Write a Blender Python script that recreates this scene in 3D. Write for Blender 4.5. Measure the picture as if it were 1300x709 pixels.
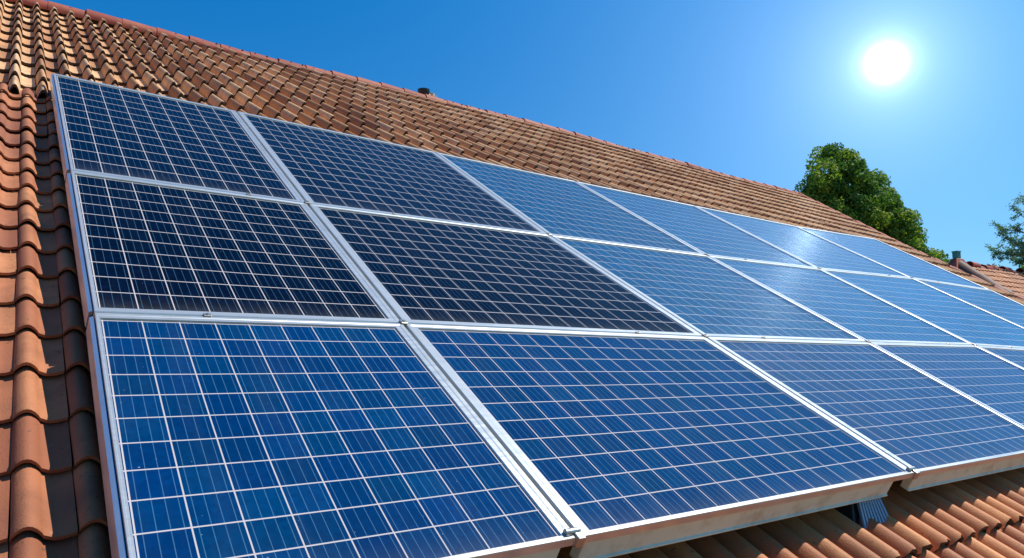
import bpy, bmesh, math, random
from mathutils import Vector, Matrix
random.seed(7)
R_ = math.radians
scene = bpy.context.scene
for o in list(bpy.data.objects): bpy.data.objects.remove(o)

# ------------------------------------------------------------------ camera
F, CX, CY = 918.593, 650.0, 354.5            # focal length in photo pixels (photo 1300 wide)
PITCH = R_(6.786)
CAMZ = 6.0
cd = bpy.data.cameras.new("camera"); cam = bpy.data.objects.new("camera", cd)
scene.collection.objects.link(cam); scene.camera = cam
cam.location = (0, 0, CAMZ); cam.rotation_euler = (R_(90) + PITCH, 0, 0)
cd.sensor_width = 36; cd.lens = F / 1300 * 36; cd.clip_start = 0.05; cd.clip_end = 3000

# frame of the sloping roof: A along the ridge, C up the slope, N off the surface
A = Vector((0.8103300, 0.5859737, 0.0)).normalized()
C = Vector((-0.5040818, 0.6970576, 0.5099139)); C = (C - A * C.dot(A)).normalized()
N = A.cross(C)
CAMU, CAMV, CAMH = -0.29358, 6.40174, 1.33582
ORG = Vector((0, 0, CAMZ)) - A * CAMU + C * CAMV - N * CAMH
def P(u, v, h=0.0): return ORG + A * u - C * v + N * h      # v runs down the slope
RX, RY, RZ = Vector((1, 0, 0)), Vector((0, -math.sin(PITCH), math.cos(PITCH))), Vector((0, math.cos(PITCH), math.sin(PITCH)))
def ray(px, py): return RX * ((px - CX) / F) + RY * (-(py - CY) / F) + RZ
def at(px, py, depth): return Vector((0, 0, CAMZ)) + ray(px, py) * depth
def on_roof(px, py, h=0.0):
    d = ray(px, py); t = (h - CAMH) / d.dot(N)
    X = Vector((0, 0, CAMZ)) + d * t - ORG
    return X.dot(A), -X.dot(C)

# ------------------------------------------------------------------ sky, sun, exposure
SUN = (N + A * 0.64 + C * 0.32).normalized()
GLOW = ray(1125, 80).normalized()
EL = math.asin(SUN.z); AZ = math.atan2(SUN.x, SUN.y)
w = bpy.data.worlds.new("World"); scene.world = w; w.use_nodes = True
nt = w.node_tree; nt.nodes.clear()
def nn(t, **k):
    n = nt.nodes.new(t)
    for a, b in k.items(): setattr(n, a, b)
    return n
sky = nn('ShaderNodeTexSky', sky_type='NISHITA', sun_disc=False, sun_elevation=EL, sun_rotation=AZ)
sky.air_density = 1.0; sky.dust_density = 0.6; sky.ozone_density = 3.0
hs = nn('ShaderNodeHueSaturation'); hs.inputs['Saturation'].default_value = 1.25
tint = nn('ShaderNodeMix', data_type='RGBA', blend_type='MULTIPLY'); tint.inputs[0].default_value = 1
tint.inputs[7].default_value = (0.17, 0.77, 1.04, 1)
nt.links.new(sky.outputs[0], hs.inputs['Color']); nt.links.new(hs.outputs[0], tint.inputs[6])
tc = nn('ShaderNodeTexCoord')
sz = nn('ShaderNodeSeparateXYZ'); nt.links.new(tc.outputs['Generated'], sz.inputs[0])
mr = nn('ShaderNodeMapRange'); mr.inputs[1].default_value = 0.10; mr.inputs[2].default_value = 0.46; nt.links.new(sz.outputs[2], mr.inputs[0])
hzc = nn('ShaderNodeMix', data_type='RGBA'); nt.links.new(mr.outputs[0], hzc.inputs[0])      # paler air low down, deeper blue overhead
hzc.inputs[6].default_value = (0.42, 0.73, 0.94, 1); hzc.inputs[7].default_value = (0.04, 0.84, 1.12, 1)
nt.links.new(hzc.outputs[2], tint.inputs[7])
dot = nn('ShaderNodeVectorMath', operation='DOT_PRODUCT'); dot.inputs[1].default_value = GLOW
nt.links.new(tc.outputs['Generated'], dot.inputs[0])
def mth(op, a, b=None):
    m = nn('ShaderNodeMath', operation=op)
    for i, x in enumerate((a, b)):
        if x is None: continue
        if isinstance(x, (int, float)): m.inputs[i].default_value = x
        else: nt.links.new(x, m.inputs[i])
    return m.outputs[0]
ang = mth('ARCCOSINE', mth('MINIMUM', dot.outputs['Value'], 0.9999999))
def expo(amp, width, power):
    q = mth('POWER', mth('DIVIDE', ang, width), power)
    return mth('MULTIPLY', mth('EXPONENT', mth('MULTIPLY', q, -1.0)), amp)
core = mth('ADD', expo(150.0, 0.0115, 2.0), mth('ADD', expo(5.0, 0.045, 1.0), expo(7.5, 0.026, 2.0)))
halo = mth('ADD', core, expo(3.0, 0.22, 1.1))
comb = nn('ShaderNodeMix', data_type='RGBA', blend_type='MULTIPLY'); comb.inputs[0].default_value = 1
comb.inputs[7].default_value = (0.68, 0.87, 1.0, 1)
nt.links.new(halo, comb.inputs[6])
add = nn('ShaderNodeMix', data_type='RGBA', blend_type='ADD'); add.inputs[0].default_value = 1
nt.links.new(tint.outputs[2], add.inputs[6]); nt.links.new(comb.outputs[2], add.inputs[7])
bg = nn('ShaderNodeBackground'); bg.inputs['Strength'].default_value = 0.115
nt.links.new(add.outputs[2], bg.inputs['Color'])
wo = nn('ShaderNodeOutputWorld'); nt.links.new(bg.outputs[0], wo.inputs[0])

sd = bpy.data.lights.new("sun", 'SUN'); sd.energy = 5.0; sd.angle = R_(0.5); sd.color = (1.0, 0.93, 0.82)
so = bpy.data.objects.new("sun", sd); scene.collection.objects.link(so)
so.rotation_euler = SUN.to_track_quat('Z', 'Y').to_euler()
scene.view_settings.view_transform = 'Standard'; scene.view_settings.look = 'None'
scene.view_settings.exposure = 0.25; scene.view_settings.gamma = 1.0
scene.view_settings.use_curve_mapping = False
scene.render.engine = 'CYCLES'
scene.render.resolution_x = 1024; scene.render.resolution_y = 558

# ------------------------------------------------------------------ helpers
def tag(o, label=None, cat=None, group=None, kind=None):
    if label: o['label'] = label
    if cat: o['category'] = cat
    if group: o['group'] = group
    if kind: o['kind'] = kind
    return o
def link(o, parent=None):
    scene.collection.objects.link(o)
    if parent: o.parent = parent
    return o
def roofmat(origin):
    return Matrix(((A.x, C.x, N.x, origin.x), (A.y, C.y, N.y, origin.y), (A.z, C.z, N.z, origin.z), (0, 0, 0, 1)))
class MB:
    """collects faces in world space, then writes them as one mesh"""
    def __init__(s): s.v = []; s.f = []; s.m = []; s.smooth = []; s.col = []
    def add(s, vs, fs, mi=0, smooth=False, col=(0.5, 0.5, 0.5)):
        b = len(s.v); s.v.extend([tuple(x) for x in vs]); s.col.extend([col] * len(vs))
        for f in fs: s.f.append(tuple(b + i for i in f)); s.m.append(mi); s.smooth.append(smooth)
    def hexa(s, p, mi=0):          # p: 4 bottom corners, 4 top corners
        s.add(p, [(3, 2, 1, 0), (4, 5, 6, 7), (0, 1, 5, 4), (1, 2, 6, 5), (2, 3, 7, 6), (3, 0, 4, 7)], mi)
    def box(s, c, x, y, z, mi=0):  # centre, half-axis vectors
        s.hexa([c - x - y - z, c + x - y - z, c + x + y - z, c - x + y - z, c - x - y + z, c + x - y + z, c + x + y + z, c - x + y + z], mi)
    def tube(s, pts, rad, seg=10, mi=0, cap=True, col=(0.5, 0.5, 0.5)):
        vs = []; n = len(pts)
        for i, p in enumerate(pts):
            t = (pts[min(i + 1, n - 1)] - pts[max(i - 1, 0)]).normalized()
            a = t.cross(Vector((0, 0, 1)) if abs(t.z) < .9 else Vector((1, 0, 0))).normalized(); b = t.cross(a)
            r = rad[i] if isinstance(rad, (list, tuple)) else rad
            for k in range(seg):
                q = 2 * math.pi * k / seg; vs.append(p + a * (r * math.cos(q)) + b * (r * math.sin(q)))
        fs = [(i * seg + k, i * seg + (k + 1) % seg, (i + 1) * seg + (k + 1) % seg, (i + 1) * seg + k) for i in range(n - 1) for k in range(seg)]
        s.add(vs, fs, mi, True, col)
        if cap:
            s.add(vs[:seg], [tuple(range(seg))], mi, False, col); s.add(vs[-seg:], [tuple(reversed(range(seg)))], mi, False, col)
    def sub(s, name, mats, parent, space, **k):
        o = s.build(name, mats, parent, space=space, **k); return o
    def build(s, name, mats, parent=None, bevel=0, space=None, segs=2, recalc=False):
        """space: world matrix of the parent (or of the object when it has none)"""
        me = bpy.data.meshes.new(name)
        inv = space.inverted() if space else Matrix()
        me.from_pydata([inv @ Vector(x) for x in s.v], [], s.f)
        me.polygons.foreach_set('material_index', s.m); me.polygons.foreach_set('use_smooth', s.smooth)
        ca = me.color_attributes.new('vary', 'FLOAT_COLOR', 'POINT')
        flat = [];
        for c in s.col: flat.extend((c[0], c[1], c[2], 1.0))
        ca.data.foreach_set('color', flat)
        for m in (mats if isinstance(mats, (list, tuple)) else [mats]): me.materials.append(m)
        me.update()
        if recalc:
            b = bmesh.new(); b.from_mesh(me); bmesh.ops.recalc_face_normals(b, faces=b.faces); b.to_mesh(me); b.free()
        o = link(bpy.data.objects.new(name, me), parent)
        if space and not parent: o.matrix_world = space
        if bevel:
            md = o.modifiers.new('bevel', 'BEVEL'); md.width = bevel; md.segments = segs; md.limit_method = 'ANGLE'; md.angle_limit = R_(40); md.harden_normals = False
        return o
def empty(name, mat, parent=None):
    o = link(bpy.data.objects.new(name, None), parent); o.matrix_world = mat; o.empty_display_size = .2; return o

# ------------------------------------------------------------------ materials
def mat(name):
    m = bpy.data.materials.new(name); m.use_nodes = True
    return m, m.node_tree, m.node_tree.nodes['Principled BSDF']
def N_(t, ty, **k):
    n = t.nodes.new(ty)
    for a, b in k.items(): setattr(n, a, b)
    return n
def setin(t, sock, x):
    if hasattr(x, 'links') or hasattr(x, 'is_output'): t.links.new(x, sock)
    else: sock.default_value = x
def M_(t, op, a, b=None, c=None, clamp=False):
    m = N_(t, 'ShaderNodeMath', operation=op, use_clamp=clamp)
    for i, x in enumerate((a, b, c)):
        if x is not None: setin(t, m.inputs[i], x)
    return m.outputs[0]
def mix(t, f, a, b, bt='MIX'):
    m = N_(t, 'ShaderNodeMix', data_type='RGBA', blend_type=bt)
    setin(t, m.inputs[0], f); setin(t, m.inputs[6], a); setin(t, m.inputs[7], b); return m.outputs[2]
def noise(t, vec, scale, detail=4, rough=.55):
    n = N_(t, 'ShaderNodeTexNoise'); n.inputs['Scale'].default_value = scale; n.inputs['Detail'].default_value = detail; n.inputs['Roughness'].default_value = rough
    if vec is not None: t.links.new(vec, n.inputs['Vector'])
    return n.outputs['Fac']
def ramp(t, fac, stops):
    r = N_(t, 'ShaderNodeValToRGB'); e = r.color_ramp.elements
    while len(e) < len(stops): e.new(.5)
    for i, (p, c) in enumerate(stops): e[i].position = p; e[i].color = (*c, 1) if len(c) == 3 else c
    t.links.new(fac, r.inputs[0]); return r.outputs[0]
def bump(t, h, strength, dist, bs):
    b = N_(t, 'ShaderNodeBump'); b.inputs['Strength'].default_value = strength; b.inputs['Distance'].default_value = dist
    t.links.new(h, b.inputs['Height']); t.links.new(b.outputs[0], bs.inputs['Normal'])
def obco(t): return N_(t, 'ShaderNodeTexCoord').outputs['Object']

def terracotta(name, c1, c2, c3, rough=.78, stain=.5):
    m, t, b = mat(name); co = obco(t)
    at_ = N_(t, 'ShaderNodeAttribute', attribute_name='vary')
    sep = N_(t, 'ShaderNodeSeparateColor'); t.links.new(at_.outputs['Color'], sep.inputs[0])
    base = ramp(t, sep.outputs[0], [(0.0, c1), (.5, c2), (1.0, c3)])
    n1 = noise(t, co, 9, 6, .6)
    base = mix(t, M_(t, 'MULTIPLY', M_(t, 'SUBTRACT', n1, .42, clamp=True), 2.2, clamp=True), base, tuple(x * .62 for x in c2) + (1,))
    n2 = noise(t, co, 1.3, 3)
    base = mix(t, M_(t, 'MULTIPLY', M_(t, 'SUBTRACT', n2, .5, clamp=True), stain * 3, clamp=True), base, (c1[0] * .55, c1[1] * .6, c1[2] * .8, 1))
    n3 = noise(t, co, 55, 3, .7)                       # pale lichen specks
    base = mix(t, M_(t, 'MULTIPLY', M_(t, 'GREATER_THAN', n3, .69), .30), base, (.42, .36, .27, 1))
    n5 = noise(t, co, 30, 3, .7)
    base = mix(t, M_(t, 'MULTIPLY', M_(t, 'GREATER_THAN', n5, .66), .5), base, (.07, .045, .035, 1))
    t.links.new(base, b.inputs['Base Color'])
    b.inputs['Roughness'].default_value = rough; b.inputs['Specular IOR Level'].default_value = .35
    bump(t, noise(t, co, 120, 5, .65), .55, .0035, b)
    return m
M = {}
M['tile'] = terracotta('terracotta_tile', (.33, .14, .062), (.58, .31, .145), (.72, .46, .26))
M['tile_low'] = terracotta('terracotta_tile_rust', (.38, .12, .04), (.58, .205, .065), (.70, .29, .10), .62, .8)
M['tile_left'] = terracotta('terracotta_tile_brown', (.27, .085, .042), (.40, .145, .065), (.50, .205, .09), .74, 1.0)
M['cap'] = terracotta('red_cap_tile', (.26, .045, .028), (.33, .065, .035), (.38, .10, .05), .65, .25)
M['brown_cap'] = terracotta('brown_cap_tile', (.08, .035, .02), (.12, .055, .035), (.17, .085, .055), .6)
def plain(name, c, rough=.5, metal=0, nscale=0, namp=.25, spec=.5):
    m, t, b = mat(name)
    b.inputs['Roughness'].default_value = rough; b.inputs['Metallic'].default_value = metal; b.inputs['Specular IOR Level'].default_value = spec
    if nscale:
        co = obco(t); n = noise(t, co, nscale, 5)
        c2 = tuple(x * (1 - namp) for x in c) + (1,)
        t.links.new(mix(t, n, (*c, 1), c2), b.inputs['Base Color'])
    else: b.inputs['Base Color'].default_value = (*c, 1)
    return m
M['dark'] = plain('dark_underlay', (.02, .016, .014), .9)
M['mortar_and_shade'] = plain('dark_mortar_and_shade', (.10, .06, .04), .95, 0, 40, .7)  # real mortar, but painted shade where used on the upper tiles' noses
M['plastic_black'] = plain('black_plastic', (.02, .022, .026), .35)
M['plaster'] = plain('cream_plaster', (.62, .55, .44), .9, 0, 2, .15)
M['teal'] = plain('teal_paint', (.06, .25, .2), .5, 0, 8, .3)
M['pale'] = plain('pale_render', (.72, .62, .42), .8, 0, 12, .3)
M['bark'] = plain('bark', (.13, .09, .06), .9, 0, 12, .5)

def aluminium(name, col, rough, metal=1.0, streak=(2, 60, 60), dirt=.35, dcol=(.25, .2, .13, 1)):
    m, t, b = mat(name); co = obco(t)
    mp = N_(t, 'ShaderNodeMapping'); mp.inputs['Scale'].default_value = streak; t.links.new(co, mp.inputs[0])
    s = noise(t, mp.outputs[0], 1.0, 4)
    d = noise(t, co, 6, 6, .7)
    base = mix(t, M_(t, 'MULTIPLY', M_(t, 'SUBTRACT', d, .5, clamp=True), dirt * 4, clamp=True), (*col, 1), dcol)
    t.links.new(base, b.inputs['Base Color'])
    t.links.new(M_(t, 'MULTIPLY_ADD', s, .25, rough - .1), b.inputs['Roughness'])
    b.inputs['Metallic'].default_value = metal
    bump(t, s, .12, .002, b)
    return m
M['frame'] = aluminium('brushed_aluminium', (.60, .61, .60), .30, .65, dcol=(.40, .35, .26, 1))
M['rail'] = aluminium('cream_aluminium', (.62, .69, .56), .55, .0, dirt=.6, dcol=(.3, .25, .12, 1))
M['side'] = aluminium('pale_aluminium', (.62, .72, .82), .32, .85, streak=(60, 2, 60), dirt=.2)
M['steel'] = aluminium('dull_steel', (.45, .43, .40), .35, .9)

def cell_material(ior=1.27, dust_amt=.07, bus_amt=.34, rough=.0):
    m, t, b = mat('solar_cells')
    uv = N_(t, 'ShaderNodeUVMap', uv_map='cells').outputs[0]
    sx = N_(t, 'ShaderNodeSeparateXYZ'); t.links.new(uv, sx.inputs[0])
    U, V = sx.outputs[0], sx.outputs[1]
    def line(x, width):       # 1 on a line at every whole number
        f = M_(t, 'ABSOLUTE', M_(t, 'SUBTRACT', M_(t, 'FRACT', M_(t, 'ADD', x, .5)), .5))
        return M_(t, 'LESS_THAN', f, width)
    gu, gv = line(U, .017), line(V, .021)
    grid = M_(t, 'MAXIMUM', gu, gv)
    bus = line(M_(t, 'MULTIPLY_ADD', U, 4.0, .5), .036)
    co = obco(t)
    fl = N_(t, 'ShaderNodeVectorMath', operation='FLOOR'); t.links.new(uv, fl.inputs[0])
    wn = N_(t, 'ShaderNodeTexWhiteNoise', noise_dimensions='3D')
    oi = N_(t, 'ShaderNodeObjectInfo')
    av = N_(t, 'ShaderNodeVectorMath', operation='ADD'); t.links.new(fl.outputs[0], av.inputs[0])
    cmb = N_(t, 'ShaderNodeCombineXYZ'); t.links.new(M_(t, 'MULTIPLY', oi.outputs['Random'], 97.0), cmb.inputs[2]); t.links.new(cmb.outputs[0], av.inputs[1])
    t.links.new(av.outputs[0], wn.inputs['Vector'])
    base = oi.outputs['Color']
    hsv = N_(t, 'ShaderNodeHueSaturation'); t.links.new(base, hsv.inputs['Color'])
    t.links.new(M_(t, 'MULTIPLY_ADD', wn.outputs['Value'], .30, .85), hsv.inputs['Value'])
    w2 = N_(t, 'ShaderNodeSeparateColor'); t.links.new(wn.outputs['Color'], w2.inputs[0])
    t.links.new(M_(t, 'MULTIPLY_ADD', w2.outputs[1], .012, .494), hsv.inputs['Hue'])
    # crystal flakes
    vo = N_(t, 'ShaderNodeTexVoronoi'); vo.inputs['Scale'].default_value = 55; t.links.new(co, vo.inputs['Vector'])
    sc = N_(t, 'ShaderNodeSeparateColor'); t.links.new(vo.outputs['Color'], sc.inputs[0])
    cell = mix(t, M_(t, 'MULTIPLY', sc.outputs[0], .30), hsv.outputs[0], (.0, .01, .05, 1))
    cell = mix(t, M_(t, 'MULTIPLY', bus, bus_amt), cell, (.12, .28, .42, 1))
    colr = mix(t, grid, cell, (.46, .42, .42, 1))
    # dust film, thicker in patches and streaks running down the slope
    mp = N_(t, 'ShaderNodeMapping'); mp.inputs['Scale'].default_value = (5, .8, 1); t.links.new(co, mp.inputs[0])
    dust = noise(t, mp.outputs[0], 1.2, 6, .65)
    dm = M_(t, 'MULTIPLY', M_(t, 'SUBTRACT', dust, .50, clamp=True), dust_amt, clamp=True)
    colr = mix(t, dm, colr, (.40, .42, .44, 1))
    spk = noise(t, co, 90, 2, .5)
    colr = mix(t, M_(t, 'MULTIPLY', M_(t, 'GREATER_THAN', spk, .775), .45), colr, (.6, .62, .62, 1))
    t.links.new(colr, b.inputs['Base Color'])
    uv2 = N_(t, 'ShaderNodeUVMap', uv_map='panel').outputs[0]
    s2 = N_(t, 'ShaderNodeSeparateXYZ'); t.links.new(uv2, s2.inputs[0])
    mp2 = N_(t, 'ShaderNodeMapping'); mp2.inputs['Scale'].default_value = (26, .7, 1); t.links.new(co, mp2.inputs[0])
    streak = noise(t, mp2.outputs[0], 1.0, 5, .6)
    low = M_(t, 'MULTIPLY', M_(t, 'POWER', s2.outputs[1], 30.0), M_(t, 'MULTIPLY', noise(t, co, 14, 4, .7), .22))
    colr = mix(t, low, colr, (.30, .28, .24, 1)); t.links.new(colr, b.inputs['Base Color'])
    t.links.new(M_(t, 'ADD', M_(t, 'MULTIPLY', streak, .22), M_(t, 'MULTIPLY_ADD', dust, .12, rough)), b.inputs['Roughness'])
    b.inputs['IOR'].default_value = ior; b.inputs['Specular IOR Level'].default_value = .5
    nb = noise(t, co, 3.0, 2)
    bump(t, nb, .05, .02, b)
    return m
M['cells'] = cell_material(1.27); M['cells_matt'] = cell_material(1.12, .03, .26); M['cells_gloss'] = cell_material(1.38, .03, .28, .08)

def leaf_material(name, c1, c2, c3, trans=.35):
    m, t, b = mat(name)
    at_ = N_(t, 'ShaderNodeAttribute', attribute_name='vary')
    sep = N_(t, 'ShaderNodeSeparateColor'); t.links.new(at_.outputs['Color'], sep.inputs[0])
    col = ramp(t, sep.outputs[0], [(0, c1), (.5, c2), (1, c3)])
    t.links.new(col, b.inputs['Base Color']); b.inputs['Roughness'].default_value = .65; b.inputs['Specular IOR Level'].default_value = .25
    tr = N_(t, 'ShaderNodeBsdfTranslucent'); t.links.new(mix(t, 1.0, col, (1.0, 1.25, .5, 1), 'MULTIPLY'), tr.inputs[0])
    ms = N_(t, 'ShaderNodeMixShader'); ms.inputs[0].default_value = trans
    out = t.nodes['Material Output']
    t.links.new(b.outputs[0], ms.inputs[1]); t.links.new(tr.outputs[0], ms.inputs[2]); t.links.new(ms.outputs[0], out.inputs[0])
    return m
M['leaf'] = leaf_material('green_leaves', (.04, .12, .035), (.15, .25, .04), (.46, .48, .05))
M['leaf_pale'] = leaf_material('pale_leaves', (.10, .19, .14), (.15, .26, .19), (.22, .34, .25), .4)
M['leaf_yellow'] = leaf_material('yellow_leaves', (.10, .13, .03), (.22, .22, .05), (.34, .26, .07))

# ------------------------------------------------------------------ setting: ground
def ground():
    m, t, b = mat('dry_grass'); co = obco(t)
    t.links.new(ramp(t, noise(t, co, .15, 8, .7), [(.3, (.05, .075, .02)), (.55, (.09, .10, .035)), (.75, (.16, .13, .07))]), b.inputs['Base Color'])
    b.inputs['Roughness'].default_value = .95
    g = MB(); s = 1500; n = 24
    vs = [Vector((-s + 2 * s * i / n, -s + 2 * s * j / n, 0)) for j in range(n + 1) for i in range(n + 1)]
    g.add(vs, [(j * (n + 1) + i, j * (n + 1) + i + 1, (j + 1) * (n + 1) + i + 1, (j + 1) * (n + 1) + i) for j in range(n) for i in range(n)])
    tag(g.build('ground', m), kind='structure')
ground()

# ------------------------------------------------------------------ roof of tiles
V_TOP, V_EAVE, U_L, U_R = -5.0, 7.5, -5.0, 16.75
def hroof(u, v):
    t = max(0.0, min(1.0, (u - 6.2) / 10.2)); t = t * t * (3 - 2 * t)
    return -0.215 - 0.135 * t
def u_verge(v):
    pts = [(-5.0, 16.65), (-.2, 14.72), (.7, 14.50), (7.6, 14.35)]
    for (a, ua), (b, ub) in zip(pts, pts[1:]):
        if v <= b: return ua + (ub - ua) * max(0.0, (v - a) / (b - a))
    return pts[-1][1]
def profile(x, H, cw):
    if x < cw:
        return .010 + H * max(0.0, math.sin(math.pi * x / cw)) ** .8
    y = (x - cw) / (1 - cw)
    return .004 - .007 * math.sin(math.pi * y) + .006 * y
def tiles(mb, pf, u0, u1, nose0, nose1, per, phase, course, H, cw, clipf=None, rng=None, lift=.024, th=.013, jit=1.0, nose_mat=0, ragged=0.0):
    """courses of clay tiles; nose0..nose1: v of the first and last nose line; pf(u,v,h) gives world points"""
    rng = rng or random.Random(3)
    XS = [0, .08 * cw / .5, .2 * cw / .5, .35 * cw / .5, .5 * cw / .5 , .65 * cw, .8 * cw, cw * .999, cw + .25 * (1 - cw), cw + .55 * (1 - cw), cw + .8 * (1 - cw), 1.0]
    XS = [0, .07 * cw, .2 * cw, .36 * cw, .5 * cw, .64 * cw, .8 * cw, .93 * cw, cw * .999, cw + .3 * (1 - cw), cw + .65 * (1 - cw), 1.0]
    nrow = int(round((nose1 - nose0) / course)) + 1
    k0 = int(math.floor((u0 - phase) / per)); k1 = int(math.ceil((u1 - phase) / per))
    for r in range(nrow):
        vn = nose0 + r * course
        rowj = rng.uniform(-.004, .004) * jit
        for k in range(k0, k1):
            ua = phase + k * per - per * cw * .5
            if ua + per * .5 < u0 or ua + per * .5 > u1: continue
            col = (rng.random(), rng.random(), 0)
            jv = rng.uniform(-.007, .007) * jit + rowj; jh = rng.uniform(-.0025, .004) * jit; tw = rng.uniform(-.0035, .0035) * jit
            va, vb = vn - course - .03, vn + jv
            top = []; mid = []; nose = []; low = []
            for i, x in enumerate(XS):
                z = profile(x, H, cw); u = ua + x * per * 1.0 + (.002 if i == 0 else 0)
                rg = ragged * rng.uniform(-1, 1)
                top.append((u, va, z * .92 + jh - .004)); mid.append((u + tw, vb - .014, z + lift + jh))
                nose.append((u + tw, vb + rg, z + lift - .004 + jh)); low.append((u + tw, vb - .002 + rg, z + lift - th - .004 + jh + rg * .5))
            def q(p):
                u, v, z = p
                if clipf: u, v = clipf(u, v)
                return pf(u, v, z)
            n = len(XS)
            vs = [q(p) for p in top] + [q(p) for p in mid] + [q(p) for p in nose]
            fs = [(a * n + i, (a + 1) * n + i, (a + 1) * n + i + 1, a * n + i + 1) for a in (0, 1) for i in range(n - 1)]
            mb.add(vs, fs, 0, True, col)
            vs2 = [q(p) for p in nose] + [q(p) for p in low]
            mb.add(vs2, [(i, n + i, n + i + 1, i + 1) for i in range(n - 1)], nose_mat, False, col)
            e = [top[0], mid[0], nose[0]]; e2 = [(u, v, z - .016) for u, v, z in e]
            mb.add([q(p) for p in e + e2], [(0, 3, 4, 1), (1, 4, 5, 2)], 0, False, col)

HS = roofmat(P(0, V_EAVE, -4.0)); HS.translation = Vector((P(5.7, -5, 0).x, P(5.7, -5, 0).y, 0))
HS = Matrix.Translation(HS.translation) @ Matrix.Rotation(math.atan2(A.y, A.x), 4, 'Z')
house = empty('house', HS)
tag(house, 'long house under a terracotta tile roof that carries the blue solar panels', 'house')
def PR(u, v, z): return P(u, v, hroof(u, v) + z)
def clip_main(u, v):
    v = max(v, V_TOP + .02); return min(u, u_verge(v) - .01), v
rb = MB()
tiles(rb, PR, U_L, U_R, .05 - 11 * .46, .05, .18, .10, .46, .098, .46, clip_main, random.Random(11), lift=.030, th=.024, nose_mat=1)  # dark nose faces: shadow under each tile end put into the colour
PRM = lambda u, v, z: PR(u, v, z + .045 * max(0.0, 1 - max(0.0, v) / 1.3))
rleft = MB()
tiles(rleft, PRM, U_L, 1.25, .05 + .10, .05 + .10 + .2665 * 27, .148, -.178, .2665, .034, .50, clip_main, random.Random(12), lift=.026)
tiles(rb, PR, 11.0, U_R, .05 + .46, .05 + .46 * 16, .18, .10, .46, .098, .46, clip_main, random.Random(13), lift=.030, th=.024, nose_mat=1)  # same painted nose shade on the tiles right of the array
# under the panels' lower edge: fuller, rusty barrels
rl = MB()
PRL = lambda u, v, z: PR(u, v, z - .085)
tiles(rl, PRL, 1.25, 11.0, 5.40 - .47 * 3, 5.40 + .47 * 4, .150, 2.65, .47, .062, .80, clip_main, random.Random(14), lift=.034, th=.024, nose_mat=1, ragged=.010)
base = MB()
def slab(mb, pf, us, vs_, z0, z1, mi=0):
    for z in (z0, z1):
        pass
    n = len(us); m_ = len(vs_)
    for z, flip in ((z0, False), (z1, True)):
        pts = [pf(*clip_main(u, v), z) for v in vs_ for u in us]
        mb.add(pts, [((j * n + i, j * n + i + 1, (j + 1) * n + i + 1, (j + 1) * n + i) if not flip else (j * n + i, (j + 1) * n + i, (j + 1) * n + i + 1, j * n + i + 1)) for j in range(m_ - 1) for i in range(n - 1)], mi)
US = [U_L + (U_R - U_L) * i / 30 for i in range(31)]; VS = [V_TOP + .03, -2.5, -.5, 1.1, 3.5, V_EAVE]
slab(base, PR, US, VS, -.11, -.20)
roof = rb.build('roof', [M['tile'], M['mortar_and_shade']], house, space=HS)
rlow = rl.build('lower_roof_tiles', [M['tile_low'], M['mortar_and_shade']], house, space=HS); rlow['label'] = 'rusty orange barrel tiles below the lower edge of the panels'
rleft.build('left_roof_tiles', [M['tile_left'], M['mortar_and_shade']], house, space=HS)
deck = base.build('roof_deck', M['dark'], house, space=HS)
# rear slope
RP = P(0, V_TOP, -.215)
hz = Vector((-N.x, -N.y, 0)).normalized()
CB = Vector((hz.x * -C.xy.length, hz.y * -C.xy.length, C.z)).normalized()      # up the rear slope
CB = (-(Vector((C.x, C.y, 0))) + Vector((0, 0, C.z))).normalized(); NB = CB.cross(A).normalized()
if NB.z < 0: NB = -NB
def PB(u, v, z): return P(u, V_TOP, hroof(u, V_TOP) - .02) - CB * v + NB * z
bb = MB()
tiles(bb, PB, U_L, 16.3, .46, .46 * 20, .36, .1, .46, .06, .5, lambda u, v: (min(u, 16.4), max(v, .02)), random.Random(5), jit=.6)
bb.add([PB(U_L, 0.05, -.03), PB(16.4, 0.05, -.03), PB(16.4, 9.2, -.03), PB(U_L, 9.2, -.03)], [(0, 1, 2, 3)], 1)
rs = bb.build('rear_roof', [M['tile'], M['dark']], house, space=HS)
# walls
wb = MB()
def down(p, z=0.0): return Vector((p.x, p.y, z))
ev = P(U_L + .4, V_EAVE - .5, -.45); ev2 = P(14.8, V_EAVE - .5, -.45)
rg1 = P(U_L + .4, V_TOP, -.75); rg2 = P(14.8, V_TOP, -.75)
bk1 = PB(U_L + .4, 8.8, -.3); bk2 = PB(14.8, 8.8, -.3)
wb.add([down(ev), down(ev2), ev2, ev], [(0, 1, 2, 3)])
wb.add([down(ev2), down(bk2), bk2, rg2, ev2], [(0, 1, 2, 3, 4)])
wb.add([down(bk1), down(ev), ev, rg1, bk1], [(0, 1, 2, 3, 4)])
wb.add([down(bk2), down(bk1), bk1, bk2], [(0, 1, 2, 3)])
wb.build('wall', M['plaster'], house, space=HS)

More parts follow.
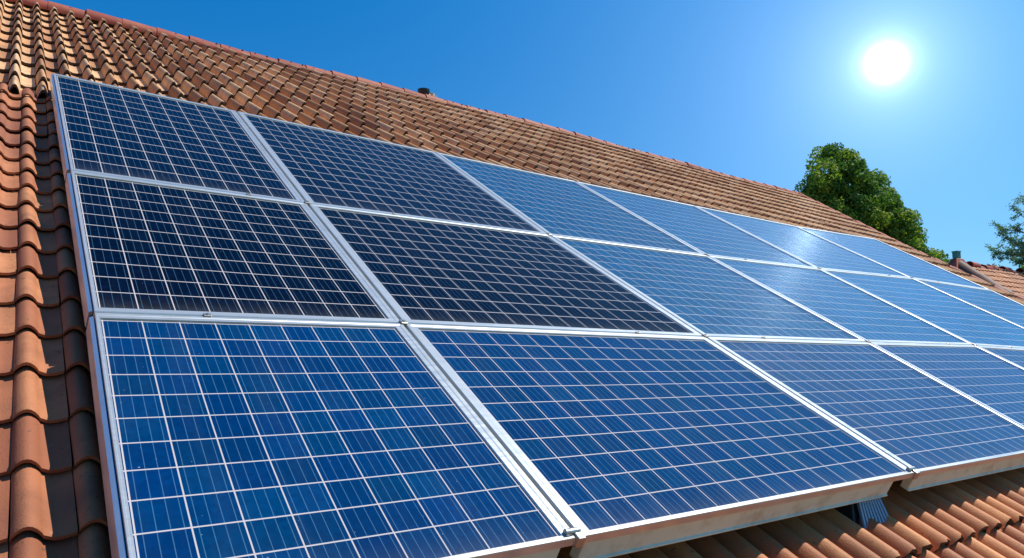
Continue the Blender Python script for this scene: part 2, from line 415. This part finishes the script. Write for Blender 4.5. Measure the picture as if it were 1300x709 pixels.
# ridge and verge caps : overlapping half-round tiles
def cap_run(mb, pts, r0, length, rng, nrm=None, wob=.006, clip_every=0):
    segs = []
    tot = 0; L = [0]
    for a, b in zip(pts, pts[1:]): tot += (b - a).length; L.append(tot)
    def pos(s):
        for i in range(len(pts) - 1):
            if s <= L[i + 1] or i == len(pts) - 2: return pts[i].lerp(pts[i + 1], (s - L[i]) / (L[i + 1] - L[i]))
    n = int(tot / length)
    for k in range(n + 1):
        s0, s1 = k * length - .0, min(tot, (k + 1) * length + .05)
        if s0 >= tot - .02: break
        a, b = pos(s0), pos(s1); t = (b - a).normalized()
        up = (nrm or Vector((0, 0, 1))); side = t.cross(up).normalized(); up2 = side.cross(t).normalized()
        j = rng.uniform(-wob, wob); js = rng.uniform(-wob, wob)
        col = (rng.random(), rng.random(), 0)
        ra, rb_ = r0 * 1.06, r0 * .98
        S = 12; outer = []; inner = []
        for p, r, e in ((a, ra, .006), (a + t * .03, ra, .006), (b, rb_, -.004)):
            for i in range(S + 1):
                q = -.12 * math.pi + 1.24 * math.pi * i / S
                outer.append(p + side * (r * math.cos(q) + js) + up2 * (r * math.sin(q) * .95 + e + j))
                inner.append(p + side * ((r - .014) * math.cos(q) + js) + up2 * ((r - .014) * math.sin(q) * .95 + e + j))
        m_ = S + 1
        mb.add(outer, [(w_ * m_ + i, w_ * m_ + i + 1, (w_ + 1) * m_ + i + 1, (w_ + 1) * m_ + i) for w_ in (0, 1) for i in range(S)], 0, True, col)
        for base_ in (0, 2 * m_):
            vv = outer[base_:base_ + m_] + inner[base_:base_ + m_]
            mb.add(vv, [(i, m_ + i, m_ + i + 1, i + 1) for i in range(S)], 0, False, col)
cb = MB()
ridge_pts = [P(u, V_TOP - .02, hroof(u, V_TOP) + .018 + .012 * math.sin(u * 1.7)) for u in [U_L + i * (16.6 - U_L) / 24 for i in range(25)]]
cap_run(cb, ridge_pts, .118, .42, random.Random(21))
rcap = cb.build('ridge_cap', M['cap'], house, space=HS)
# mortar bed under the caps
mbd = MB()
for a, b in zip(ridge_pts, ridge_pts[1:]):
    t = (b - a); mbd.box((a + b) / 2 - Vector((0, 0, .0)), t * .5, C * .07, N * .03)
mbd.build('mortar_bed', M['mortar_and_shade'], house, space=HS)
vb_ = MB()
verge_pts = [P(u_verge(v), v, hroof(u_verge(v), v) + .045) for v in [-5.0, -3.5, -2, -.5, 1.1, 3, 5, 7.5]]
cap_run(vb_, verge_pts, .085, .42, random.Random(22), N)
vb_.build('verge_cap', M['cap'], house, space=HS)
for px, py in ((80, 4), (240, 48), (602, 139), (950, 230)):
    u, v = on_roof(px, py, -.12)
    i = min(range(25), key=lambda k: abs((ridge_pts[k] - P(u, V_TOP, -.2)).length)); p = P(u, V_TOP - .02, hroof(u, V_TOP) + .03)
    cl = MB(); S = 14; o1 = []; o2 = []
    for q in range(S + 1):
        g = math.pi * q / S
        for off in (-.02, .02):
            o1.append(p + A * off + C * (.120 * math.cos(g)) + Vector((0, 0, .098 * math.sin(g))))
    cl.add(o1, [(2 * q, 2 * q + 1, 2 * q + 3, 2 * q + 2) for q in range(S)], 0, True)
    c_ = cl.build('ridge_clip', M['plastic_black'], rcap, space=HS)
    md = c_.modifiers.new('s', 'SOLIDIFY'); md.thickness = .012; md.offset = 1

# vent pipe behind the ridge
def vent_pipe():
    u, v = on_roof(541, 129, -.12)
    dd = (P(u, V_TOP, -.2) - Vector((0, 0, CAMZ))).dot(RZ) + .3
    b0 = at(541, 133, dd)
    D = Vector((0, 0, 1)); m_ = MB()
    zt = at(541, 114.5, (b0 - Vector((0, 0, CAMZ))).dot(RZ)).z
    h = zt - b0.z
    m_.tube([b0, b0 + D * (h * .72)], [.075, .075], 14)
    vp = m_.build('vent_pipe', M['pale'], house, space=HS)
    k = MB(); k.tube([b0 + D * (h * .62) - A * .05, b0 + D * (h * .66) - A * .05, b0 + D * h - A * .05], [.09, .10, .11], 14)
    k.build('pipe_cowl', M['plastic_black'], vp, space=HS)
    k2 = MB(); k2.tube([b0 + A * .10 + D * (h * .62), b0 + A * .10 + D * (h * .86)], [.05, .06], 10); k2.tube([b0 + A * .16 + D * (h * .5), b0 + A * .19 + D * (h * .8)], [.02, .02], 8)
    k2.build('pipe_elbow', M['pale'], vp, space=HS)
vent_pipe()

# tile vent with ribbed face below the panels
def roof_vent():
    u, v = on_roof(1112, 669, -.26)
    hr = -.285
    U0, U1, V0, V1 = u - .155, u + .115, v - .42, v
    m_ = MB(); top = hr + .155
    m_.hexa([P(U0, V1, hr), P(U1, V1, hr), P(U1, V0, hr), P(U0, V0, hr), P(U0 + .035, V1 - .13, top), P(U1 - .035, V1 - .13, top), P(U1 - .035, V0, top - .01), P(U0 + .035, V0, top - .01)])
    rv = m_.build('roof_vent', M['plastic_black'], house, space=HS, bevel=.006)
    g = plain('blue_glossy_plastic', (.15, .24, .36), .2)
    s = MB(); n = 9
    for i in range(n):
        f = (i + .5) / n
        a = P(U0 + .02, V1, hr + .03).lerp(P(U1 - .02, V1, hr + .045), f); b = P(U0 + .045, V1 - .12, top - .012).lerp(P(U1 - .045, V1 - .12, top - .012), f)
        d = (b - a).normalized(); nn_ = A.cross(d).normalized()
        if nn_.dot(C) > 0: nn_ = -nn_
        s.box((a + b) / 2 + nn_ * .011, A * .0085, (b - a) * .5, nn_ * .007)
    s.build('vent_grille', g, rv, space=HS, bevel=.002)
roof_vent()

# ------------------------------------------------------------------ solar array
PIX = {
(0,0):(68,93),(1,0):(300,141),(2,0):(552,193),(3,0):(730,230),(4,0):(881,261),(5,0):(1010,287),(6,0):(1110,303),
(0,1):(90,216),(1,1):(390,258),(2,1):(697,298),(3,1):(897,324),(4,1):(1040,341),(5,1):(1158,353),(6,1):(1257,368),
(0,2):(120,396),(1,2):(512,410),(2,2):(895,427),(3,2):(1102,434),(4,2):(1237,438),
(0,3):(165,760),(1,3):(736,682),(2,3):(1163,600)}
G = {k: on_roof(*p) for k, p in PIX.items()}
G[(0,3)] = (0.0, G[(1,3)][1] + .01)
G[(5,2)] = (9.55, 3.86); G[(6,2)] = (11.35, 3.88)
G[(3,3)] = (5.25, 5.15); G[(4,3)] = (7.25, 5.15); G[(5,3)] = (9.25, 5.15); G[(6,3)] = (11.15, 5.15)
CELLS = {0: 9, 1: 16, 2: 15, 3: 16, 4: 15, 5: 16}; ROWS = {0: 12, 1: 11, 2: 11}
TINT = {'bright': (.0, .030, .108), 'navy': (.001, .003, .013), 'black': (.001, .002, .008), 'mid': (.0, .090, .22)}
def quad(c, r): return [G[(c, r)], G[(c + 1, r)], G[(c + 1, r + 1)], G[(c, r + 1)]]
def inset(q, l, t, r, b):
    """q: TL, TR, BR, BL in (u, v); moves each edge inwards by metres"""
    q = [Vector(x) for x in q]; ds = [t, r, b, l]; L = []
    for i in range(4):
        a, c = q[i], q[(i + 1) % 4]; d = (c - a).normalized(); nrm = Vector((-d.y, d.x))
        cen = sum(q, Vector((0, 0))) / 4
        if nrm.dot(cen - a) < 0: nrm = -nrm
        L.append((a + nrm * ds[i], d))
    out = []
    for i in range(4):
        (p, d), (p2, d2) = L[i - 1], L[i]
        den = d.x * d2.y - d.y * d2.x; s = ((p2 - p).x * d2.y - (p2 - p).y * d2.x) / den
        out.append(p + d * s)
    return out
ORD = ['leftmost', 'second from the left', 'third from the left', 'fourth from the left', 'fifth from the left', 'rightmost']
ROWN = ['top row', 'middle row', 'bottom row']
def panel(c, r):
    q = quad(c, r); base = q[0]
    mt = roofmat(P(base[0], base[1], 0))
    root = empty('solar_panel', mt)
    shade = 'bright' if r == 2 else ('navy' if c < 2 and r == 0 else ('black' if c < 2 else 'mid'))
    words = {'bright': 'bright blue', 'navy': 'dark navy', 'black': 'almost black navy', 'mid': 'glossy mid-blue'}[shade]
    tag(root, f'{words} solar panel, {ROWN[r]}, {ORD[c]}', 'solar panel', 'solar panels mounted on the tiled roof')
    gl, gr = (.0, .006) if c == 0 else (.006, .006)
    if c == 5: gr = 0
    gt, gb = (.0 if r == 0 else .004), (0 if r == 2 else .004)
    out = inset(q, gl, gt, gr, gb)
    wcol = .052 if c < 2 else .047
    wl, wr_, wt, wb_ = (.016 if c == 0 else wcol), wcol, (.05 if r == 0 else .040), (.020 if r == 2 else .036)
    inn = inset(out, wl, wt, wr_, wb_)
    m_ = MB(); H0, H1 = 0.0, -.030
    K = 8
    # four members, each with a top face, outer face and inner lip; long ones follow a slight bow
    def member(o0, o1, i0, i1):
        vs = []
        for k in range(K + 1):
            f = k / K; a = o0.lerp(o1, f); b = i0.lerp(i1, f)
            m1 = a.lerp(b, .40); m2 = a.lerp(b, .52)
            vs += [P(a.x, a.y, H1), P(a.x, a.y, H0 - .004), P(*a.lerp(b, .07), H0), P(m1.x, m1.y, H0), P(m2.x, m2.y, H0 - .0015), P(*a.lerp(b, .94), H0 - .0015), P(b.x, b.y, H0 - .011), P(b.x, b.y, H1)]
        n = 8
        m_.add(vs, [(k * n + j, k * n + (j + 1) % n, (k + 1) * n + (j + 1) % n, (k + 1) * n + j) for k in range(K) for j in range(n)], 0, False)
    for i in range(4): member(out[i], out[(i + 1) % 4], inn[i], inn[(i + 1) % 4])
    fr = m_.build('frame', M['frame'], root, space=mt, recalc=True)
    # laminate
    s = MB(); nx = ny = 6; hc = -.0085
    ins = inset(out, wl - .004, wt - .004, wr_ - .004, wb_ - .004)
    def bil(a, b): return ins[0].lerp(ins[1], a).lerp(ins[3].lerp(ins[2], a), b)
    pts = []
    rng = random.Random(c * 7 + r)
    for j in range(ny + 1):
        for i in range(nx + 1):
            x = bil(i / nx, j / ny); pts.append(P(x.x, x.y, hc - .003 * math.sin(math.pi * i / nx) * math.sin(math.pi * j / ny)))
    s.add(pts, [(j * (nx + 1) + i, (j + 1) * (nx + 1) + i, (j + 1) * (nx + 1) + i + 1, j * (nx + 1) + i + 1) for j in range(ny) for i in range(nx)], 0, True)
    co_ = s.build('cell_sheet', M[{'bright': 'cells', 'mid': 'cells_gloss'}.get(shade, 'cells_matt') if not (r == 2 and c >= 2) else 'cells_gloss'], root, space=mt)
    me = co_.data; uvl = me.uv_layers.new(name='cells'); cx, cy = CELLS[c], ROWS[r]
    mg = .075
    for lp in me.loops:
        i, j = lp.vertex_index % (nx + 1), lp.vertex_index // (nx + 1)
        uvl.data[lp.index].uv = (-mg + (cx + 2 * mg) * i / nx, -mg + (cy + 2 * mg) * j / ny)
    uv2 = me.uv_layers.new(name='panel')
    for lp in me.loops:
        i, j = lp.vertex_index % (nx + 1), lp.vertex_index // (nx + 1); uv2.data[lp.index].uv = (i / nx, j / ny)
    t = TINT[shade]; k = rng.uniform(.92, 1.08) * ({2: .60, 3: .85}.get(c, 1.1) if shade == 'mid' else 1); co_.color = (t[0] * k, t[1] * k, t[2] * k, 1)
    bs = MB(); b4 = [P(x.x, x.y, -.014) for x in ins]
    bs.add(b4, [(0, 1, 2, 3)]); bs.build('backsheet', M['plastic_black'], root, space=mt)
    if r < 2:
        for f in ((.31,) if (c + r) % 2 else (.72,)):
            x = Vector(q[3]).lerp(Vector(q[2]), f); k_ = MB()
            k_.box(P(x.x, x.y, .0035), A * .014, C * .010, N * .003); k_.tube([P(x.x, x.y, .007), P(x.x, x.y, .011)], [.006, .005], 8)
            k_.build('clamp', M['steel'], root, space=mt, bevel=.0015)
    # mid clamps on the seams
    if c < 5:
        for f in ((.985,) if r < 2 else ()):
            x = Vector(q[1]).lerp(Vector(q[2]), 1.0)
            k_ = MB(); k_.box(P(x.x, x.y, .004), A * .016, C * .016, N * .0045); k_.tube([P(x.x, x.y, .008), P(x.x, x.y, .014)], [.008, .007], 8)
            k_.build('clamp', M['steel'], root, space=mt, bevel=.002)
    if r == 2 and c < 5:
        x = Vector(q[2]); k_ = MB()
        k_.box(P(x.x, x.y - .006, -.012), A * .015, C * .02, N * .02)
        k_.tube([P(x.x - .045, x.y - .022, .005), P(x.x + .01, x.y - .022, .005)], [.011, .011], 10)
        k_.build('clamp', M['steel'], root, space=mt, bevel=.003)
    return root
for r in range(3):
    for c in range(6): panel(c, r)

# side rails under the array's left edge (three lengths with gaps at the row joints)
for r in range(3):
    a, b = Vector(G[(0, r)]), Vector(G[(0, r + 1)])
    a = a.lerp(b, .0 if r == 0 else .012); b2 = a.lerp(b, .985)
    a0, b0 = P(a.x, a.y), P(b2.x, b2.y)
    mt = roofmat(a0); m_ = MB(); d = b0 - a0
    def run(prof, mi=0):
        n = len(prof); vs = [a0 + A * x + N * z for x, z in prof] + [b0 + A * x + N * z for x, z in prof]
        m_.add(vs, [(i, (i + 1) % n, n + (i + 1) % n, n + i) for i in range(n)] + [tuple(range(n - 1, -1, -1)), tuple(range(n, 2 * n))], mi)
    run([(-.003, -.008), (-.016, -.014), (-.020, -.075), (-.014, -.077), (-.011, -.030), (-.003, -.026)])
    run([(.050, -.058), (.020, -.058), (.020, -.12), (.050, -.12)])
    run([(-.003, -.052), (-.010, -.052), (-.010, -.056), (.055, -.056), (.055, -.0535), (-.003, -.0535)])
    o = m_.build('side_rail', M['side'], None, space=mt, recalc=True, bevel=.003)
    tag(o, ['pale blue metal side rail along the left edge of the top left solar panel',
            'pale blue metal side rail along the left edge of the middle left solar panel',
            'pale blue metal side rail along the left edge of the bottom left solar panel'][r], 'rail', 'side rails on the left edge of the array')
# mounting rails below the bottom edge, one per panel
NM = ['below the bottom left solar panel', 'below the middle of the array, ending beside the black roof vent',
      'at the lower right, beyond the black roof vent', 'fourth from the left', 'fifth from the left', 'last on the right']
for c in range(3):
    a, b = Vector(G[(c, 3)]), Vector(G[(c + 1, 3)]); L = (b - a).length
    a2 = a.lerp(b, .02 / L if c == 0 else (.045 / L)); b2 = a.lerp(b, 1 - (.05 if c == 0 else .16) / L)
    a0, b0 = P(a2.x, a2.y, -.0305), P(b2.x, b2.y, -.0305)
    mt = roofmat(a0); m_ = MB()
    prof = [(.010, 0), (.05, 0), (.05, -.092), (.002, -.092), (.002, -.084), (.010, -.082)]
    n = len(prof); vs = [a0 + C * x + N * z for x, z in prof] + [b0 + C * x + N * z for x, z in prof]
    m_.add(vs, [(i, (i + 1) % n, n + (i + 1) % n, n + i) for i in range(n)] + [tuple(range(n - 1, -1, -1)), tuple(range(n, 2 * n))])
    o = m_.build('mounting_rail', M['rail'], None, space=mt, recalc=True, bevel=.003)
    tag(o, f'cream weathered metal rail {NM[c]}', 'rail', 'mounting rails under the bottom edge of the array')

# ------------------------------------------------------------------ neighbour's hipped roof, far right
apex = at(1216, 337, 24.0)
NH = Matrix.Translation(Vector((apex.x + 5, apex.y, 0)))
nb = empty('house', NH)
tag(nb, 'neighbouring house at far right with hipped tile roof and small teal vent box', 'house')
hip_end = at(1336, 403, 19.5)
ridge_end = at(1420, 352, 31.0); ridge_end.z = apex.z
left_low = at(1080, 440, 22.5); left_low.z = hip_end.z - .3
hip_end.z = left_low.z
right_low = hip_end + (ridge_end - apex)
def face_tiles(mb, p0, p1, p2, seed, per=.3, course=.42, H=.07):
    """tile the plane with eave p1->p2 and apex p0"""
    e = (p2 - p1).normalized(); nrm = e.cross(p0 - p1).normalized()
    if nrm.z < 0: nrm = -nrm
    up = nrm.cross(e).normalized()
    if up.z < 0: up = -up
    Ht = (p0 - p1).dot(up); x0 = (p0 - p1).dot(e); W = (p2 - p1).length
    return e, nrm, up, Ht, x0, W
def hipface(mb, eave_a, eave_b, top_a, top_b, seed):
    e, nrm, up, Ht, xa, W = face_tiles(mb, top_a, eave_a, eave_b, seed)
    xb = (top_b - eave_a).dot(e)
    def pf(u, v, z): return eave_a + e * u + up * (Ht - v) + nrm * z
    def cf(u, v):
        v = max(0.0, min(Ht, v)); f = v / Ht
        lo, hi = xa * (1 - f), xb + (W - xb) * f
        return max(lo, min(hi, u)), v
    tiles(mb, pf, min(0, xa) - .3, max(W, xb) + .3, .4, Ht, .26, 0, .4, .06, .55, cf, random.Random(seed), jit=2.0)
    q = [pf(0, Ht, -.03), pf(W, Ht, -.03), pf(xb, 0, -.03), pf(xa, 0, -.03)]
    mb.add(q, [(0, 1, 2, 3)], 1)
hb = MB()
hipface(hb, left_low, hip_end, apex, apex + (hip_end - left_low) * .001, 31)
hipface(hb, hip_end, right_low, apex, ridge_end, 32)
hb.build('roof', [M['tile_low'], M['dark']], nb, space=NH)
hc_ = MB(); cap_run(hc_, [apex - Vector((0, 0, .02)), hip_end.lerp(apex, .0) + Vector((0, 0, .07))], .20, 1.3, random.Random(4), wob=.004)
hc_.build('hip_cap', M['brown_cap'], nb, space=NH)
rc = MB(); rcp = [apex.lerp(ridge_end, i / 10) + Vector((0, 0, random.uniform(-.05, .05))) for i in range(11)]
cap_run(rc, [apex.lerp(ridge_end, .05), ridge_end], .14, .45, random.Random(6), wob=.06)
rc.build('ridge_cap', M['cap'], nb, space=NH)
pk = MB(); s_ = .42; e1, e2 = Vector((.9, .4, 0)).normalized(), Vector((-.4, .9, 0)).normalized()
tp = apex + Vector((0, 0, .22)); lw = apex - Vector((0, 0, .16))
ring = [lw + e1 * s_ + e2 * s_ * .6, lw - e1 * s_ + e2 * s_ * .6, lw - e1 * s_ - e2 * s_ * .6, lw + e1 * s_ - e2 * s_ * .6]
tr_ = [tp + (x - lw) * .38 for x in ring]
pk.add(ring + tr_, [(0, 1, 5, 4), (1, 2, 6, 5), (2, 3, 7, 6), (3, 0, 4, 7), (4, 5, 6, 7)])
pk.build('finial_base', M['cap'], nb, space=NH, bevel=.03, recalc=True)
tv = MB(); tv.box(tp + Vector((-.02, 0, .12)), e1 * .09, e2 * .09, Vector((0, 0, .11))); tv.box(tp + Vector((-.02, 0, .235)), e1 * .105, e2 * .105, Vector((0, 0, .018)))
tv.build('vent_box', M['teal'], nb, space=NH, bevel=.01)
nw = MB()
cs = [left_low, hip_end, right_low, right_low + (left_low - hip_end)]
cen = sum(cs, Vector()) / 4; cs = [cen + (x - cen) * .93 for x in cs]
for i in range(4):
    a, b = cs[i], cs[(i + 1) % 4]; zz = left_low.z - .1
    nw.add([down(a), down(b), down(b, zz), down(a, zz)], [(0, 1, 2, 3)])
nw.build('wall', M['plaster'], nb, space=NH)

# ------------------------------------------------------------------ trees
def foliage(mb, blobs, nclump, nleaf, size, spread, rng, flat=.7, bright=None, shape=(1.0, .55), inner=.35):
    """blobs: (centre, rx, ry, rz). Clumps of leaf-sized quads scattered mostly near each blob's surface"""
    wts = [b[1] * b[3] for b in blobs]; tot = sum(wts)
    for b, wgt in zip(blobs, wts):
        for _ in range(max(1, int(nclump * wgt / tot))):
            while True:
                d = Vector((rng.gauss(0, 1), rng.gauss(0, 1), rng.gauss(0, 1)))
                if d.length > .1: break
            d.normalize(); rr = rng.uniform(inner, 1.06) ** .45
            c = b[0] + Vector((d.x * b[1], d.y * b[2], d.z * b[3])) * rr
            cs_ = spread * rng.uniform(.5, 1.35); tone = rng.random()
            for _ in range(nleaf):
                o = Vector((rng.gauss(0, .42), rng.gauss(0, .42), rng.gauss(0, .33))) * cs_
                p = c + o
                nrm = (d * .6 + Vector((rng.gauss(0, 1), rng.gauss(0, 1), rng.gauss(0, 1) + .5)) * .7).normalized()
                t = nrm.cross(Vector((rng.gauss(0, 1), rng.gauss(0, 1), rng.gauss(0, 1)))).normalized(); bt = nrm.cross(t)
                s = size * rng.uniform(.6, 1.3); l, w_ = s * shape[0], s * shape[1]
                v_ = min(1, max(0, .5 * tone + .35 * rng.random() + .12 * (o.z > 0)))
                mb.add([p - t * l, p + bt * w_ - t * l * .1, p + t * l, p - bt * w_ - t * l * .1 + nrm * w_ * .3], [(0, 1, 2, 3)], 0, False, (v_, 0, 0))
def clumpy(mb, blobs, nsub, nleaf, size, rng, rmin, rmax):
    tot = sum(b[1] * b[3] for b in blobs)
    for b in blobs:
        for _ in range(max(2, int(nsub * b[1] * b[3] / tot))):
            d = Vector((rng.gauss(0, 1), rng.gauss(0, 1), rng.gauss(0, 1))).normalized()
            R = rng.uniform(rmin, rmax); c = b[0] + Vector((d.x * b[1], d.y * b[2], d.z * b[3])) * rng.uniform(.5, .98)
            tone = rng.random(); sq = Vector((rng.uniform(.8, 1.25), rng.uniform(.8, 1.25), rng.uniform(.65, 1.1)))
            for _ in range(int(nleaf * R * R)):
                e = Vector((rng.gauss(0, 1), rng.gauss(0, 1), rng.gauss(0, 1))).normalized()
                p = c + Vector((e.x * sq.x, e.y * sq.y, e.z * sq.z)) * (R * (1 - .35 * rng.random() ** 2.2 + .10 * rng.gauss(0, .6)))
                nrm = (e * .9 + Vector((rng.gauss(0, 1), rng.gauss(0, 1), rng.gauss(0, 1))) * .55).normalized()
                t = nrm.cross(Vector((rng.gauss(0, 1), rng.gauss(0, 1), rng.gauss(0, 1)))).normalized(); bt = nrm.cross(t)
                s = size * rng.uniform(.6, 1.3); w_ = s * .55
                mb.add([p - t * s, p + bt * w_, p + t * s, p - bt * w_ + nrm * w_ * .3], [(0, 1, 2, 3)], 0, False, (min(1, .55 * tone + .45 * rng.random()), 0, 0))
def limb(mb, a, b, r0, r1, rng, n=6, wob=.1):
    pts = []; L = (b - a).length
    for i in range(n + 1):
        f = i / n; pts.append(a.lerp(b, f) + Vector((rng.gauss(0, 1), rng.gauss(0, 1), rng.gauss(0, .4))) * wob * L * .12 * math.sin(math.pi * f))
    mb.tube(pts, [r0 + (r1 - r0) * i / n for i in range(n + 1)], 8)
def big_tree():
    D = 32.0; k = D / F; rng = random.Random(42)
    spec = [(1062, 207, 27, 26), (1048, 228, 30, 24), (1044, 246, 22, 22), (1085, 233, 33, 28), (1108, 256, 30, 28), (1128, 272, 20, 26), (1120, 292, 36, 34),
            (1075, 270, 50, 40), (1142, 296, 22, 26), (1152, 314, 24, 24), (1168, 327, 18, 16), (1100, 315, 60, 40), (1052, 285, 32, 38), (1135, 345, 60, 40), (1080, 360, 75, 45), (1188, 340, 12, 9), (1080, 213, 18, 17), (1103, 238, 20, 18), (1128, 262, 19, 19), (1148, 287, 18, 20), (1162, 310, 17, 17), (1178, 329, 13, 11), (1036, 236, 12, 18)]
    base = at(1095, 300, D); bx = Vector((base.x, base.y, 0))
    T = Matrix.Translation(bx); root = empty('broadleaf_tree', T)
    tag(root, 'dense dark green tree with a domed leaning crown rising behind the roof', 'tree')
    blobs = []
    for px, py, rx, ry in spec:
        c = at(px, py, D + rng.uniform(-.8, .8)); blobs.append((c, rx * k * .93, min(rx, 45) * k, ry * k * .93))
    f = MB(); clumpy(f, blobs, 560, 1100, .08, rng, .24, .50)
    f.build('crown', M['leaf'], root, space=T)
    w_ = MB(); top = at(1078, 250, D)
    limb(w_, bx, Vector((top.x, top.y, top.z * .6)), .35, .2, rng); fork = Vector((top.x, top.y, top.z * .58))
    for b in blobs: limb(w_, fork if b[0].z > fork.z else fork.lerp(bx, .3), b[0], .11, .03, rng)
    w_.build('trunk', M['bark'], root, space=T)
big_tree()
def pale_tree():
    D = 27.0; k = D / F; rng = random.Random(9)
    bx = at(1345, 330, D); bx.z = 0; T = Matrix.Translation(bx); root = empty('feathery_tree', T)
    tag(root, 'pale feathery tree with thin drooping sprays at the right edge of the photo', 'tree')
    f = MB(); w_ = MB(); trunk_top = at(1345, 300, D)
    limb(w_, bx, trunk_top, .28, .14, rng)
    ends = [(1262, 290), (1258, 318), (1275, 302), (1272, 328), (1290, 262), (1300, 248), (1296, 312), (1285, 338), (1310, 290), (1320, 235), (1340, 215), (1360, 230), (1380, 270), (1400, 300), (1325, 330), (1350, 270), (1298, 335), (1310, 320)]
    for px, py in ends:
        e = at(px, py, D + rng.uniform(-1.5, 1.5)); s0 = trunk_top + Vector((0, 0, rng.uniform(-1, .3)))
        limb(w_, s0, e, .04, .008, rng, wob=.3)
        for q in range(16):
            fr = rng.uniform(.5, 1.04); c = s0.lerp(e, fr); tip = c + Vector((rng.uniform(-.5, .35), rng.uniform(-.4, .4), rng.uniform(-.25, .35)))
            limb(w_, c, tip, .010, .004, rng, 3)
            for _ in range(52):
                p = c.lerp(tip, rng.random()) + Vector((rng.gauss(0, .05), rng.gauss(0, .05), rng.gauss(0, .04)))
                t = ((tip - c).normalized() + Vector((rng.gauss(0, .6), rng.gauss(0, .6), rng.gauss(0, .6)))).normalized(); bt = t.cross(Vector((rng.gauss(0, 1), 1, rng.gauss(0, 1)))).normalized()
                l = rng.uniform(.05, .10); f.add([p, p + t * l * .5 + bt * .019, p + t * l, p + t * l * .5 - bt * .019], [(0, 1, 2, 3)], 0, False, (rng.random(), 0, 0))
    f.build('crown', M['leaf_pale'], root, space=T); w_.build('trunk', M['bark'], root, space=T)
pale_tree()
def shrub_tree(name, label, px, py, D, spec, m, seed, n):
    k = D / F; rng = random.Random(seed); bx = at(px, py, D); bx.z = 0; T = Matrix.Translation(bx); root = empty(name, T); tag(root, label, 'tree')
    blobs = [(at(a, b, D), rx * k, rx * k, ry * k) for a, b, rx, ry in spec]
    f = MB(); foliage(f, blobs, n, 18, .085, .26, rng); f.build('crown', m, root, space=T)
    w_ = MB(); top = at(px, py, D); limb(w_, bx, top, .2, .08, rng)
    for b in blobs: limb(w_, top - Vector((0, 0, 1)), b[0], .05, .02, rng)
    w_.build('trunk', M['bark'], root, space=T)
shrub_tree('small_tree', 'small yellow-green treetop behind the neighbouring roof beside the teal vent box', 1256, 352, 36, [(1248, 348, 7, 7), (1262, 345, 8, 7), (1256, 356, 14, 9), (1272, 356, 9, 6)], M['leaf_yellow'], 71, 120)
shrub_tree('small_tree', 'dark green leafy treetop behind the neighbouring roof at the right edge of the photo', 1305, 352, 36, [(1296, 352, 10, 7), (1310, 346, 12, 12), (1330, 350, 18, 16)], M['leaf'], 72, 220)
